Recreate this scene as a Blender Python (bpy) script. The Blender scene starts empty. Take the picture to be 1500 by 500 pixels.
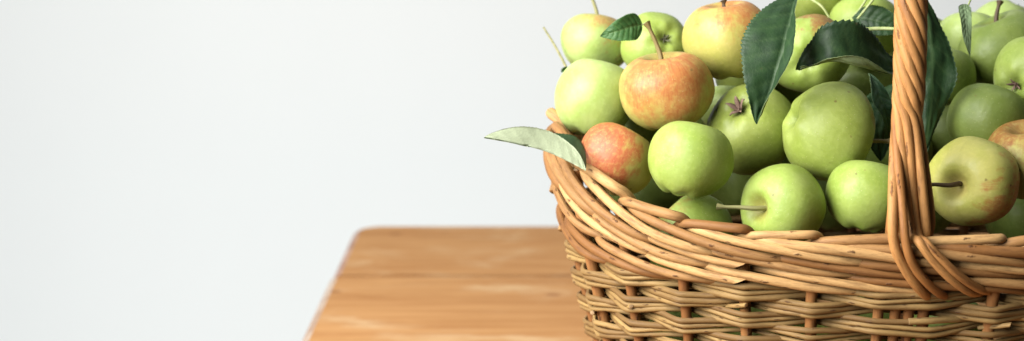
import bpy, math, random
import numpy as np
from mathutils import Vector, noise

random.seed(7)
rng = np.random.default_rng(7)
sc = bpy.context.scene
COL = sc.collection

# ------------------------------------------------------------------ camera
F = 2400.0                       # focal length in photo pixels (photo 1500 x 500)
PITCH = math.atan(410.0 / F)
FRONT_Y = 1.14                   # depth of the near rim
RIM_Z = 0.204                    # height of the near rim above the table
_fw = np.array([0, math.cos(PITCH), -math.sin(PITCH)])
_up = np.array([0, math.sin(PITCH), math.cos(PITCH)])
_rt = np.array([1.0, 0, 0])
def _ray(px, py): return _fw + _rt * (px - 750) / F + _up * (250 - py) / F
_r = _ray(1320, 336)
CAM_H = RIM_Z - _r[2] / _r[1] * FRONT_Y
EYE = np.array([0, 0, CAM_H])
def at(px, py, Y):               # the point at depth Y that the photo shows at (px, py)
    d = _ray(px, py); return EYE + d * (Y / d[1])
def on_table(px, py):
    d = _ray(px, py); return EYE + d * (-CAM_H / d[2])
def sdir(r, u, t):               # right / up / towards the lens -> world direction
    v = _rt * r + _up * u - _fw * t
    return v / np.linalg.norm(v)

cam = bpy.data.cameras.new('camera')
cam.sensor_width = 36.0
cam.lens = 36.0 * F / 1500
cam.clip_start = 0.01; cam.clip_end = 100
cam.dof.use_dof = True
cam.dof.focus_distance = 1.19
cam.dof.aperture_fstop = 5.0
co = bpy.data.objects.new('camera', cam); COL.objects.link(co)
co.location = EYE; co.rotation_euler = (math.pi / 2 - PITCH, 0, 0)
sc.camera = co

# ------------------------------------------------------------------ light
w = bpy.data.worlds.new('World'); sc.world = w; w.use_nodes = True
w.node_tree.nodes['Background'].inputs[0].default_value = (0.80, 0.92, 1.0, 1)
w.node_tree.nodes['Background'].inputs[1].default_value = 0.03

def area(name, loc, target, sx, sy, power, color):
    l = bpy.data.lights.new(name, 'AREA'); l.shape = 'RECTANGLE'; l.size = sx; l.size_y = sy
    l.energy = power; l.color = color
    o = bpy.data.objects.new(name, l); COL.objects.link(o); o.location = loc
    o.rotation_euler = (Vector(target) - Vector(loc)).to_track_quat('-Z', 'Y').to_euler()
    return o
area('window_light', (-0.83, 0.62, 0.84), (0.24, 1.24, 0.22), 1.15, 1.1, 63, (1.0, 0.985, 0.96))
area('wall_fill', (-0.30, 1.72, 2.3), (-0.3, 2.75, -0.1), 4.6, 0.6, 24, (0.965, 1.0, 1.01))  # unseen fill lamp added overhead to brighten the wall
area('low_wall_fill', (-0.3, 1.75, -0.85), (-0.3, 2.75, -0.1), 4.0, 0.4, 14.0, (0.965, 1.0, 1.01))  # second unseen fill, added below the table top to even out the wall

vs = sc.view_settings
vs.view_transform = 'Standard'; vs.look = 'None'; vs.gamma = 1; vs.use_curve_mapping = False
vs.exposure = 0.0
sc.cycles.diffuse_bounces = 1

# ------------------------------------------------------------------ helpers
class MB:
    def __init__(s): s.v = []; s.f = []; s.uv = []; s.t = []; s.m = []; s.n = 0; s.smooth = []
    def add(s, verts, faces, uvs, tint, mats=None, smooth=True):
        s.v.append(np.asarray(verts, float)); b = s.n
        for i, f in enumerate(faces):
            s.f.append([b + j for j in f]); s.m.append(mats[i] if mats else 0); s.smooth.append(smooth)
        s.uv.append(np.asarray(uvs, float))
        t = np.asarray(tint, float)
        s.t.append(np.full(len(verts), t) if t.ndim == 0 else t)
        s.n += len(verts)
    def build(s, name, mats, parent=None):
        me = bpy.data.meshes.new(name)
        V = np.concatenate(s.v); me.from_pydata(V.tolist(), [], s.f)
        uvl = me.uv_layers.new(name='UVMap'); UV = np.concatenate(s.uv)
        li = np.empty(len(me.loops), int); me.loops.foreach_get('vertex_index', li)
        uvl.data.foreach_set('uv', UV[li].ravel())
        a = me.attributes.new('tint', 'FLOAT', 'POINT'); a.data.foreach_set('value', np.concatenate(s.t))
        me.polygons.foreach_set('use_smooth', s.smooth); me.polygons.foreach_set('material_index', s.m)
        for m in (mats if isinstance(mats, (list, tuple)) else [mats]): me.materials.append(m)
        me.update()
        o = bpy.data.objects.new(name, me); COL.objects.link(o)
        if parent: o.parent = parent
        return o

def spline(pts, n):              # Catmull-Rom through pts, n samples, roughly even
    P = np.asarray(pts, float)
    P = np.vstack([2 * P[0] - P[1], P, 2 * P[-1] - P[-2]])
    out = []
    for u in np.linspace(0, len(P) - 3 - 1e-9, n):
        i = int(u); t = u - i; a, b, c, d = P[i:i + 4]
        out.append(0.5 * (2 * b + (c - a) * t + (2 * a - 5 * b + 4 * c - d) * t * t + (3 * b - a - 3 * c + d) * t ** 3))
    return np.array(out)

def tube(mb, pts, rad, sides=8, tint=0.5, caps=(1, 1), cut=0.0, u0=None, ref=None):
    P = np.asarray(pts, float); n = len(P)
    R = np.full(n, rad) if np.ndim(rad) == 0 else np.asarray(rad, float)
    T = np.gradient(P, axis=0); T /= np.linalg.norm(T, axis=1)[:, None] + 1e-12
    N = np.array([0, 0, 1.0]) if ref is None else np.asarray(ref, float)
    if abs(T[0] @ N) > 0.9: N = np.array([1.0, 0, 0])
    ln = np.concatenate([[0], np.cumsum(np.linalg.norm(np.diff(P, axis=0), axis=1))])
    u0 = random.random() * 40 if u0 is None else u0
    V = []; UV = []
    ang = np.arange(sides + 1) * 2 * math.pi / sides
    for i in range(n):
        N = N - T[i] * (N @ T[i]); N /= np.linalg.norm(N) + 1e-12
        B = np.cross(T[i], N)
        ring = P[i] + R[i] * (np.cos(ang)[:, None] * N + np.sin(ang)[:, None] * B)
        if cut and i >= n - 1:   # oblique cut
            ring = ring + T[i] * (np.cos(ang)[:, None]) * cut * R[i]
        V.append(ring); UV += [(u0 + ln[i], a / (2 * math.pi)) for a in ang]
    V = np.concatenate(V); S = sides + 1; Fc = []
    for i in range(n - 1):
        for j in range(sides): Fc.append((i * S + j, i * S + j + 1, (i + 1) * S + j + 1, (i + 1) * S + j))
    mb.add(V, Fc, UV, tint, [0] * len(Fc))
    for e, i in ((0, 0), (1, n - 1)):
        if not caps[e]: continue
        ring = V[i * S:i * S + sides]; c = ring.mean(0) + (T[i] * R[i] * 0.12 * (1 if e else -1))
        vv = np.vstack([ring, c]); ff = [(j, (j + 1) % sides, sides) if e else ((j + 1) % sides, j, sides) for j in range(sides)]
        uv = [(0.5 + 0.5 * math.cos(a), 0.5 + 0.5 * math.sin(a)) for a in ang[:-1]] + [(0.5, 0.5)]
        mb.add(vv, ff, uv, tint, [1] * sides, smooth=False)

def tag(o, label, cat, group=None):
    o['label'] = label; o['category'] = cat
    if group: o['group'] = group
    return o
def empty(name, loc):
    o = bpy.data.objects.new(name, None); COL.objects.link(o); o.location = loc; o.empty_display_size = 0.02
    return o

# ------------------------------------------------------------------ materials
class NT:
    def __init__(s, name):
        s.m = bpy.data.materials.new(name); s.m.use_nodes = True; s.t = s.m.node_tree
        s.b = s.t.nodes['Principled BSDF']
    def n(s, typ, **kw):
        x = s.t.nodes.new(typ)
        for k, v in kw.items():
            if k.startswith('i_'): x.inputs[k[2:].replace('_', ' ')].default_value = v
            else: setattr(x, k, v)
        return x
    def l(s, a, b): s.t.links.new(a, b)
    def mixc(s, fac, a, b, mode='MIX'):
        x = s.t.nodes.new('ShaderNodeMix'); x.data_type = 'RGBA'; x.blend_type = mode; x.clamp_factor = True
        for sock, val in ((x.inputs[0], fac), (x.inputs[6], a), (x.inputs[7], b)):
            if isinstance(val, (int, float)): sock.default_value = val
            elif isinstance(val, tuple): sock.default_value = val if len(val) == 4 else (*val, 1)
            else: s.l(val, sock)
        return x.outputs[2]
    def math(s, op, a, b=0.0, c=0.0):
        x = s.t.nodes.new('ShaderNodeMath'); x.operation = op
        for i, val in enumerate((a, b, c)):
            if isinstance(val, (int, float)): x.inputs[i].default_value = val
            else: s.l(val, x.inputs[i])
        return x.outputs[0]
    def ramp(s, fac, lo, hi, a=0.0, b=1.0, interp='SMOOTHSTEP'):
        x = s.n('ShaderNodeMapRange', interpolation_type=interp)
        s.l(fac, x.inputs[0])
        for i, v in zip((1, 2, 3, 4), (lo, hi, a, b)): x.inputs[i].default_value = v
        return x.outputs[0]
    def noise(s, vec, scale, detail=3.0, rough=0.55, dist=0.0):
        x = s.n('ShaderNodeTexNoise'); x.inputs['Scale'].default_value = scale
        x.inputs['Detail'].default_value = detail; x.inputs['Roughness'].default_value = rough
        x.inputs['Distortion'].default_value = dist
        if vec is not None: s.l(vec, x.inputs['Vector'])
        return x.outputs[0]
    def mapping(s, vec, scale=(1, 1, 1), loc=(0, 0, 0), rot=(0, 0, 0)):
        x = s.n('ShaderNodeMapping'); s.l(vec, x.inputs[0])
        x.inputs['Scale'].default_value = scale; x.inputs['Location'].default_value = loc; x.inputs['Rotation'].default_value = rot
        return x.outputs[0]
    def bump(s, h, strength=0.2, dist=0.001):
        x = s.n('ShaderNodeBump'); x.inputs['Strength'].default_value = strength; x.inputs['Distance'].default_value = dist
        s.l(h, x.inputs['Height']); s.l(x.outputs[0], s.b.inputs['Normal'])
    def set(s, **kw):
        for k, v in kw.items(): s.b.inputs[k.replace('_', ' ')].default_value = v

def rod_material(name, ca, cb, dark, knot_col, knot_density, rough=0.5, knots=True):
    M = NT(name)
    uv = M.n('ShaderNodeTexCoord').outputs['UV']
    tint = M.n('ShaderNodeAttribute', attribute_name='tint').outputs['Fac']
    obj = M.n('ShaderNodeTexCoord').outputs['Object']
    streak = M.noise(M.mapping(uv, (22, 3.0, 1)), 1.6, 4, 0.6)
    big = M.noise(M.mapping(uv, (9, 0.6, 1)), 1.2, 2, 0.5)
    f = M.math('ADD', M.math('MULTIPLY', tint, 0.85), M.math('MULTIPLY', big, 0.45))
    c = M.mixc(M.ramp(f, 0.15, 1.1), ca, cb)
    c = M.mixc(M.math('MULTIPLY', M.ramp(streak, 0.46, 0.72), 0.62), c, dark)
    fine = M.noise(M.mapping(uv, (60, 14, 1)), 3.0, 3, 0.6)
    c = M.mixc(M.math('MULTIPLY', M.ramp(fine, 0.48, 0.70), 0.38), c, dark)
    h = fine
    if knots:
        vor = M.n('ShaderNodeTexVoronoi', voronoi_dimensions='2D'); vor.inputs['Scale'].default_value = 1.0
        M.l(M.mapping(uv, (knot_density, 2.2, 1)), vor.inputs['Vector'])
        wob = M.math('ADD', vor.outputs['Distance'], M.math('MULTIPLY', M.noise(M.mapping(uv, (400, 12, 1)), 1.0, 2), 0.28))
        k = M.ramp(wob, 0.15, 0.25, 1, 0)
        c = M.mixc(M.math('MULTIPLY', k, 0.85), c, knot_col)
        h = M.math('ADD', M.math('MULTIPLY', fine, 0.4), M.math('MULTIPLY', k, 1.6))
    M.l(c, M.b.inputs['Base Color'])
    M.set(Roughness=rough + .06); M.b.inputs['Specular IOR Level'].default_value = 0.32
    M.bump(h, 0.5, 0.0008)
    return M.m

M_ROD = rod_material('willow rod', (0.25, 0.108, 0.030), (0.60, 0.36, 0.145), (0.13, 0.052, 0.018), (0.10, 0.042, 0.018), 30, 0.55)
M_HANDLE = rod_material('handle willow', (0.33, 0.135, 0.036), (0.53, 0.26, 0.085), (0.16, 0.06, 0.018), (0.14, 0.06, 0.025), 14, 0.52)
M_WEAVE = rod_material('weaver willow', (0.19, 0.105, 0.034), (0.42, 0.27, 0.10), (0.10, 0.05, 0.018), (0.085, 0.035, 0.018), 36, 0.55)
M_STAKE = rod_material('stake willow', (0.30, 0.125, 0.04), (0.40, 0.18, 0.06), (0.22, 0.085, 0.03), (0.10, 0.04, 0.02), 12, 0.45)

def plain(name, col, rough=0.6, noise_scale=None, col2=None):
    M = NT(name); M.set(Roughness=rough)
    if noise_scale:
        o = M.n('ShaderNodeTexCoord').outputs['Object']
        nz = M.noise(o, noise_scale, 4, 0.6)
        M.l(M.mixc(M.ramp(nz, 0.35, 0.65), col, col2), M.b.inputs['Base Color'])
        M.bump(nz, 0.25, 0.0006)
    else: M.b.inputs['Base Color'].default_value = (*col, 1)
    return M.m
M_CUT = plain('cut willow end', (0.62, 0.46, 0.28), 0.7, 900, (0.50, 0.33, 0.17))
M_STEM = plain('stem bark', (0.22, 0.15, 0.055), 0.6, 500, (0.33, 0.27, 0.10))
M_STEM_GREEN = plain('green stem bark', (0.22, 0.22, 0.08), 0.6, 420, (0.36, 0.33, 0.15))
M_STEM_DARK = plain('dark stem bark', (0.055, 0.035, 0.02), 0.6, 500, (0.12, 0.075, 0.035))
M_STEM_CUT = plain('stem end', (0.44, 0.38, 0.20), 0.8, 900, (0.25, 0.17, 0.08))
M_CALYX = plain('dried calyx', (0.10, 0.055, 0.04), 0.8, 500, (0.42, 0.28, 0.21))
M_CALYX_GREEN = plain('green calyx', (0.05, 0.055, 0.025), 0.8, 700, (0.17, 0.17, 0.09))
M_PETIOLE = plain('petiole', (0.30, 0.38, 0.12), 0.5, 300, (0.42, 0.46, 0.20))

# ------------------------------------------------------------------ setting: wall
def sheet(name, pts, mat):
    mb = MB(); mb.add(pts, [(0, 1, 2, 3)], [(0, 0), (1, 0), (1, 1), (0, 1)], 0.5, smooth=False)
    return mb.build(name, mat)
M = NT('white plaster')
o_ = M.n('ShaderNodeTexCoord').outputs['Object']
pl = M.noise(o_, 1.4, 4, 0.6)
M.l(M.mixc(M.ramp(pl, 0.3, 0.7), (0.735, 0.755, 0.750), (0.75, 0.77, 0.765)), M.b.inputs['Base Color'])
M.set(Roughness=0.9); M.bump(M.noise(o_, 60, 4, 0.6), 0.06, 0.002)
WALL_Y = 2.7
mb = MB()
x0, x1, z0, z1, y0, y1 = -2.5, 3.2, -0.9, 2.6, WALL_Y, WALL_Y + 0.12
V = [(x0, y0, z0), (x1, y0, z0), (x1, y0, z1), (x0, y0, z1), (x0, y1, z0), (x1, y1, z0), (x1, y1, z1), (x0, y1, z1)]
mb.add(V, [(0, 1, 2, 3), (5, 4, 7, 6), (4, 0, 3, 7), (1, 5, 6, 2), (3, 2, 6, 7), (4, 5, 1, 0)], [(0, 0)] * 8, 0.5, smooth=False)
wall = mb.build('white_wall', M.m)
tag(wall, 'plain white plastered wall behind the wooden table and basket', 'wall')

# ------------------------------------------------------------------ table
M = NT('old pine')
o_ = M.n('ShaderNodeTexCoord').outputs['Object']
tint = M.n('ShaderNodeAttribute', attribute_name='tint').outputs['Fac']
sh = M.n('ShaderNodeCombineXYZ'); M.l(M.math('MULTIPLY', tint, 37.0), sh.inputs[0]); M.l(M.math('MULTIPLY', tint, 11.0), sh.inputs[1])
va = M.n('ShaderNodeVectorMath', operation='ADD'); M.l(o_, va.inputs[0]); M.l(sh.outputs[0], va.inputs[1])
vv = va.outputs[0]
grain = M.noise(M.mapping(vv, (3.0, 24, 10)), 1.5, 5, 0.62, 1.4)
fine = M.noise(M.mapping(vv, (9, 260, 60)), 1.0, 3, 0.6)
patch = M.noise(M.mapping(vv, (6.0, 11.0, 5)), 1.0, 5, 0.65, 0.5)
c = M.mixc(M.ramp(grain, 0.3, 0.72), (0.50, 0.262, 0.102), (0.38, 0.176, 0.060))
c = M.mixc(M.math('MULTIPLY', M.ramp(patch, 0.50, 0.70), 0.7), c, (0.60, 0.41, 0.225))
c = M.mixc(M.math('MULTIPLY', M.ramp(fine, 0.55, 0.8), 0.3), c, (0.36, 0.16, 0.06))
vor = M.n('ShaderNodeTexVoronoi', voronoi_dimensions='3D'); vor.inputs['Scale'].default_value = 1.0; vor.inputs['Randomness'].default_value = 1.0
M.l(M.mapping(vv, (8.5, 13, 0.01)), vor.inputs['Vector'])
kn = M.ramp(vor.outputs['Distance'], 0.045, 0.10, 1, 0)
c = M.mixc(M.math('MULTIPLY', kn, 0.8), c, (0.20, 0.085, 0.035))
halo = M.ramp(vor.outputs['Distance'], 0.05, 0.35, 1, 0)
c = M.mixc(M.math('MULTIPLY', halo, 0.2), c, (0.42, 0.18, 0.06))
PINE = (M, c, o_, grain)
M_PINE = M.m
M_PINE_EDGE = plain('worn pine edge', (0.46, 0.36, 0.28), 0.7, 22, (0.34, 0.22, 0.15))
M_PINE_EDGE_DARK = plain('dark worn pine edge', (0.42, 0.26, 0.19), 0.7, 22, (0.30, 0.16, 0.11))

xl = on_table(515, 335)[0]
yb = on_table(700, 329)[1]; ys = on_table(700, 404)[1]
# dirt worked into the joint between the two visible boards
M, c, o_, grain = PINE
sep = M.n('ShaderNodeSeparateXYZ'); M.l(o_, sep.inputs[0])
dj = M.math('ABSOLUTE', M.math('SUBTRACT', sep.outputs[1], float(ys - 1.4)))
jn = M.ramp(M.math('ADD', dj, M.math('MULTIPLY', M.noise(M.mapping(o_, (9, 60, 1)), 1.0, 3), 0.006)), 0.005, 0.012, 1, 0)
c = M.mixc(M.math('MULTIPLY', jn, 0.65), c, (0.13, 0.055, 0.02))
M.l(c, M.b.inputs['Base Color']); M.set(Roughness=0.8); M.b.inputs['Specular IOR Level'].default_value = 0.12; M.bump(grain, 0.15, 0.001)
table = empty('wooden_table', (0.5, 1.4, -0.026))
tag(table, 'old honey coloured pine table made of wide boards with worn rounded edge', 'table')
TB = table.location
def board(yf, yk, left, right, corner, edge_mat, tint, parent):
    th, bev = 0.026, 0.013
    # outline (counter clockwise from above)
    out = [(left, yf + 0.001)] if True else []
    out = [(left, yf), (right, yf), (right, yk)]
    if corner:
        for k in range(9):
            a = math.pi / 2 + k * math.pi / 16
            out.append((left + corner + corner * math.cos(a), yk - corner + corner * math.sin(a)))
    else: out.append((left, yk))
    n = len(out); P = np.array(out)
    def round_edge(p, q):                       # left and back edges are worn round, seams are nearly square
        if abs(p[1] - q[1]) < 1e-6: return corner > 0 and p[1] > yk - 1e-6
        return max(p[0], q[0]) < right - .1
    def ring(ins, z):
        Q = []
        for i in range(n):
            p, q, r = P[i - 1], P[i], P[(i + 1) % n]
            d1 = (q - p) / np.linalg.norm(q - p); d2 = (r - q) / np.linalg.norm(r - q)
            n1, n2 = np.array([-d1[1], d1[0]]), np.array([-d2[1], d2[0]])
            a = ins if round_edge(p, q) else ins * .12; b = ins if round_edge(q, r) else ins * .12
            det = n1[0] * n2[1] - n1[1] * n2[0]
            if abs(det) < 1e-3: v = n1 * a
            else: v = np.array([(a * n2[1] - b * n1[1]) / det, (b * n1[0] - a * n2[0]) / det])
            Q.append((*(q + v), z))
        return Q
    V = []
    prof = [(0.0, -th), (0.0, -bev * 1.6)]
    for k in range(1, 6):
        a = k * math.pi / 10
        prof.append((bev * (1 - math.cos(a)), -bev * 1.6 + bev * 1.6 * math.sin(a)))
    for ins, z in prof: V += ring(ins, z)
    F_, ms = [], []
    for j in range(len(prof) - 1):
        for i in range(n):
            F_.append((j * n + i, j * n + (i + 1) % n, (j + 1) * n + (i + 1) % n, (j + 1) * n + i)); ms.append(1 if round_edge(P[i], P[(i + 1) % n]) else 0)
    F_.append(list(range((len(prof) - 1) * n, len(prof) * n))); ms.append(0)
    F_.append(list(range(n - 1, -1, -1))); ms.append(0)
    mb = MB(); V = np.array(V) - np.array([TB[0], TB[1], TB[2]])
    mb.add(V, F_, [(0, 0)] * len(V), tint, ms, smooth=False)
    return mb.build('board', [M_PINE, edge_mat], parent)
ye = [yb, ys, ys - 0.32, ys - 0.60, ys - 0.86]
for i in range(4):
    f, k = ye[i + 1], ye[i]
    board(f + 0.0025, k - (0.0025 if i else 0), xl - (0 if i == 0 else 0.0025), 1.15, 0.042 if i == 0 else 0, M_PINE_EDGE_DARK if i == 0 else M_PINE_EDGE, [0.31, 0.74, 0.12, 0.55][i], table)

# ------------------------------------------------------------------ basket
A, B = 0.240, 0.152
YAW = -math.radians(5.0)
N_EXP = 2.25
cx = at(1326, 336, FRONT_Y)
_ca, _sa = math.cos(YAW), math.sin(YAW)
CEN = np.array([cx[0] + _sa * (-B) * -1 * -1, 0, 0])
CEN[0] = cx[0] - _sa * B; CEN[1] = FRONT_Y + _ca * B; CEN[2] = 0.0
# arc-length table; angle 0 at the front centre, growing towards +X
NT_ = 4000
_t = np.linspace(0, 2 * math.pi, NT_ + 1)
_ex = np.sign(np.sin(_t)) * np.abs(np.sin(_t)) ** (2 / N_EXP) * A
_ey = -np.sign(np.cos(_t)) * np.abs(np.cos(_t)) ** (2 / N_EXP) * B
_seg = np.hypot(np.diff(_ex), np.diff(_ey)); _S = np.concatenate([[0], np.cumsum(_seg)]); LEN = _S[-1]
_u = np.linspace(0, LEN, 1201); _X = np.interp(_u, _S, _ex); _Y = np.interp(_u, _S, _ey)
_tx, _ty = np.gradient(np.r_[_X[-4:-1], _X, _X[1:4]])[3:-3], np.gradient(np.r_[_Y[-4:-1], _Y, _Y[1:4]])[3:-3]
_l = np.hypot(_tx, _ty); _nx, _ny = _ty / _l, -_tx / _l
def flare(z): return np.where(z < 0.195, (z - 0.155) * 0.24, 0.0096 + (z - 0.195) * 0.12)
def P(s, z, o):
    s = np.mod(np.asarray(s, float), LEN); z = np.asarray(z, float)
    x = np.interp(s, _u, _X); y = np.interp(s, _u, _Y); nx = np.interp(s, _u, _nx); ny = np.interp(s, _u, _ny)
    oo = o + flare(z)
    x = x + nx * oo; y = y + ny * oo
    return np.stack([CEN[0] + x * _ca - y * _sa, CEN[1] + x * _sa + y * _ca, z + 0 * x], -1)
def endness(s):
    x = np.abs(np.interp(np.mod(s, LEN), _u, _X)) / A
    return x ** 5.5
BAND = 0.045
def Z(s, d): return (RIM_Z - 0.0 + 0.070 * endness(s)) - d * (1 + 1.5 * endness(s))
basket = empty('wicker_basket', (CEN[0], CEN[1], 0.0))
tag(basket, 'large oval honey brown wicker basket heaped with apples on the wooden table', 'basket')
def bpart(mb, name, mats, parent=basket):
    o = mb.build(name, mats, parent)
    if parent is basket: off = Vector((CEN[0], CEN[1], 0))
    else: off = Vector((CEN[0], CEN[1], 0))
    o.data.transform(__import__('mathutils').Matrix.Translation(-off))
    return o

N = 26
GAP0 = 0.064
sp = (LEN - 2 * GAP0) / (N - 2)
S_ = np.array([-GAP0 - sp * 0] + [0])  # placeholder
S_ = np.array([0.0] + [GAP0 + sp * k for k in range(N - 1)])
def SK(x):
    x = np.asarray(x, float); k = np.floor(x); f = x - k
    S2 = np.r_[S_, LEN]
    ki = np.mod(k, N).astype(int); turn = np.floor(k / N)
    return turn * LEN + S2[ki] + f * (S2[ki + 1] - S2[ki])

# stakes
for k in range(N):
    offs = [0.0] if k else [-0.0155, -0.0045, 0.006, 0.0165]
    for of in offs:
        s = S_[k] + of + random.uniform(-.0015, .0015)
        zt = Z(s, 0.012)
        zz = np.linspace(0.004, zt, 14)
        mb = MB(); wob = np.array([noise.noise((k * 3.1 + of * 99, z * 9, 0)) for z in zz]) * 0.0012
        r = random.uniform(0.0038, 0.0045)
        tube(mb, P(s + wob, zz, wob * .5), r, 10, random.random())
        bpart(mb, 'stake', [M_STAKE, M_CUT])

# randing: bundles of three thin weavers over one, under one
PITCH_Z = 0.0105
z_top = 0.1545
rows = 14
xs = np.linspace(-N / 2, N / 2, N * 14 + 1)
_k = np.floor(xs); _f = xs - _k; _pl = 0.019 / GAP0      # the four stakes of the handle are passed as one
_ft = np.where(_k == 0, np.maximum(0, (_f - _pl) / (1 - _pl)), np.where(_k == -1, np.minimum(1, _f / (1 - _pl)), _f))
xt = _k + _ft
for r in range(rows):
    zr = z_top - r * PITCH_Z
    ph = r % 2
    tri = 2 * np.abs(np.mod(xt + ph, 2) - 1) - 1            # +1 at the stakes it passes in front of
    tri = np.clip(tri * 1.04, -1, 1)
    sm = tri
    mb = MB()
    for j in (-1, 0, 1):
        rad0 = random.uniform(0.00175, 0.0027)
        s = SK(xs)
        # cyclic jitter
        jit = np.array([noise.noise((math.cos(a) * 6 + r * 7, math.sin(a) * 6, j * 5 + r)) for a in xs / N * 2 * math.pi])
        jit2 = np.array([noise.noise((math.cos(a) * 9 + r * 5, math.sin(a) * 9, j * 9 - r)) for a in xs / N * 2 * math.pi])
        front = (sm + 1) / 2
        z = zr - j * (0.0034 + 0.0012 * front) + jit * 0.0020 - 0.0022 * front + 0.0012
        o = sm * 0.0080 + jit2 * 0.0018 - abs(j) * 0.0004 * front
        Pp = P(s, np.maximum(z, 0.003), o)
        # split each weaver into lengths that end inside or as a cut stub
        n0 = 0; first = True
        cuts = sorted(random.sample(range(1, N), 3))
        cuts = [c * 14 + random.randint(-2, 2) for c in cuts] + [len(xs) - 1]
        for cidx in cuts:
            seg = Pp[n0:cidx + 1].copy()
            if len(seg) > 6:
                m = len(seg); tap = np.ones(m)
                tap *= np.linspace(1.08, 0.88, m)
                seg[-1] += (seg[-1] - seg[-2]) * 0.3
                tube(mb, seg, rad0 * tap, 7, random.random(), caps=(1, 1), cut=0.6)
            n0 = cidx
    bpart(mb, 'weave_row', [M_WEAVE, M_CUT])
# a few cut weaver stubs sticking out between the rows
for (x, z) in ((1.08, 0.133), (-4.05, 0.128), (-2.12, 0.142), (-5.1, 0.112), (2.1, 0.12)):
    mb = MB(); s = SK(x); q = [P(s - .010, z - .003, -.003), P(s, z + .0005, .006), P(s + .008, z + .003, .0105)]
    tube(mb, spline(q, 8), 0.0017, 8, 0.7, cut=0.5)
    bpart(mb, 'weaver_stub', [M_WEAVE, M_CUT])

def band_rod(ctrl, k, rad, name, mat, cut=0.0, taper=(1, 1)):
    ctrl = np.array(ctrl)
    q = spline(ctrl, 34)
    jz = random.uniform(-.0006, .0006)
    s = SK(q[:, 0] + k)
    e = endness(s)
    bow = np.array([noise.noise((a * 0.9, k * 5.3, len(name))) for a in q[:, 0]]) * 0.0018
    pts = P(s, Z(s, q[:, 1] + jz + bow), q[:, 2] + bow)
    m = len(pts)
    R = rad * np.linspace(taper[0], taper[1], m) * (1 + .05 * np.array([noise.noise((a * 4.0, k * 2.3, rad * 9e3)) for a in q[:, 0]])) * (1 + (0.22 if name == 'border_rod' else 0.0) * e)
    mb = MB(); tube(mb, pts, R, 12, random.random(), cut=cut)
    return bpart(mb, name, [mat, M_CUT])

# waling: two rows, every rod over two stakes and under one
for d0 in (0.0395, 0.0275):
    for k in range(N):
        rr = random.uniform(0.0027, 0.0036)
        c = [(0.0, d0 - .0065, -.011), (.30, d0 - .0062, -.003), (.62, d0 - .0050, .005), (1.0, d0 - .003, .0068), (1.5, d0, .0072),
             (2.0, d0 + .0028, .0060), (2.4, d0 + .0046, .0020), (2.7, d0 + .0055, -.004), (3.0, d0 + .006, -.011)]
        cut = 0.0
        if (k + int(d0 * 2000)) % 4 == 1 or random.random() < 0.08:
            c = c[:5] + [(1.95, d0 + .0012, .0085)]; cut = 1.8
        band_rod(c, k, rr, 'wale_rod', M_ROD, cut, (1.05, 1.0))
# rolled border, lower layer then top layer
for k in range(N):
    rr = random.uniform(0.0033, 0.0040)
    c = [(-.05, .0125, -.010), (.12, .0100, -.004), (.35, .0098, .0025), (.7, .0108, .0058), (1.2, .0130, .0085), (1.8, .0172, .0090),
         (2.3, .0208, .0070), (2.6, .0228, .001), (2.85, .0245, -.008)]
    band_rod(c, k, rr, 'border_rod', M_ROD, 0.0, (1.0, 1.0))
for k in range(N):
    rr = random.uniform(0.0032, 0.0039)
    c = [(-.30, .020, -.016), (-.12, .0135, -.0080), (.06, .0086, -.0015), (.28, .0058, .0022), (.65, .0040, .0030), (.94, .0034, .0024),
         (1.04, .0052, -.003), (1.09, .0110, -.009), (1.11, .020, -.011)]
    band_rod(c, k, rr, 'border_rod', M_ROD, 0.0, (0.95, 1.05))

# base disc
mb = MB(); ring = []
ss = np.linspace(0, LEN, 97)[:-1]
lo = P(ss, np.full(96, 0.001), -0.004); hi = P(ss, np.full(96, 0.007), -0.004)
V = np.vstack([lo, hi, [[CEN[0], CEN[1], 0.001]], [[CEN[0], CEN[1], 0.007]]])
Fc = []
for i in range(96):
    j = (i + 1) % 96
    Fc += [(i, j, 96 + j, 96 + i), (96 + i, 96 + j, 193), (j, i, 192)]
mb.add(V, Fc, [(p[0], p[1] * 8) for p in V], 0.3)
bpart(mb, 'basket_base', [M_WEAVE, M_CUT])

# handle: nine rods twisted about an arch, splayed over the rim at the front
hroot = bpy.data.objects.new('handle', None); COL.objects.link(hroot); hroot.parent = basket; hroot.empty_display_size = 0.02
NR = 9
hx0 = 0.006 / 1                                   # along the rim from the front centre
tw_z = RIM_Z + 0.058                               # twist starts here
top_h = 0.235
def axis(u):                                      # u 0..1 from the front to the back of the arch
    a = math.pi * u
    y = -(B - 0.004) * math.cos(a) * (1 + 0.03 * math.sin(a))
    zz = tw_z + top_h * (max(math.sin(a), 0)) ** 0.62
    return np.array([-0.001, y, zz])
uu = 0.5 - 0.5 * np.cos(np.linspace(0, math.pi, 400))
ax = np.array([axis(u) for u in uu])
axl = np.concatenate([[0], np.cumsum(np.linalg.norm(np.diff(ax, axis=0), axis=1))])
lin = np.linspace(0, axl[-1], 260)
ax = np.stack([np.interp(lin, axl, ax[:, i]) for i in range(3)], 1)
T = np.gradient(ax, axis=0); T /= np.linalg.norm(T, axis=1)[:, None]
ex = np.array([1.0, 0, 0]); Bn = np.cross(T, ex); Bn /= np.linalg.norm(Bn, axis=1)[:, None]  # points outward-ish
def toW(p):
    p = np.asarray(p)
    return np.stack([CEN[0] + p[..., 0] * _ca - p[..., 1] * _sa, CEN[1] + p[..., 0] * _sa + p[..., 1] * _ca, p[..., 2]], -1)
def Lrim(s, d, o):                                # rim coordinates -> basket-local
    p = P(s, Z(s, d), o); x, y = p[0] - CEN[0], p[1] - CEN[1]
    return np.array([x * _ca + y * _sa, -x * _sa + y * _ca, p[2]])
PITCH_H = 0.130
RH = 0.0080
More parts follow.
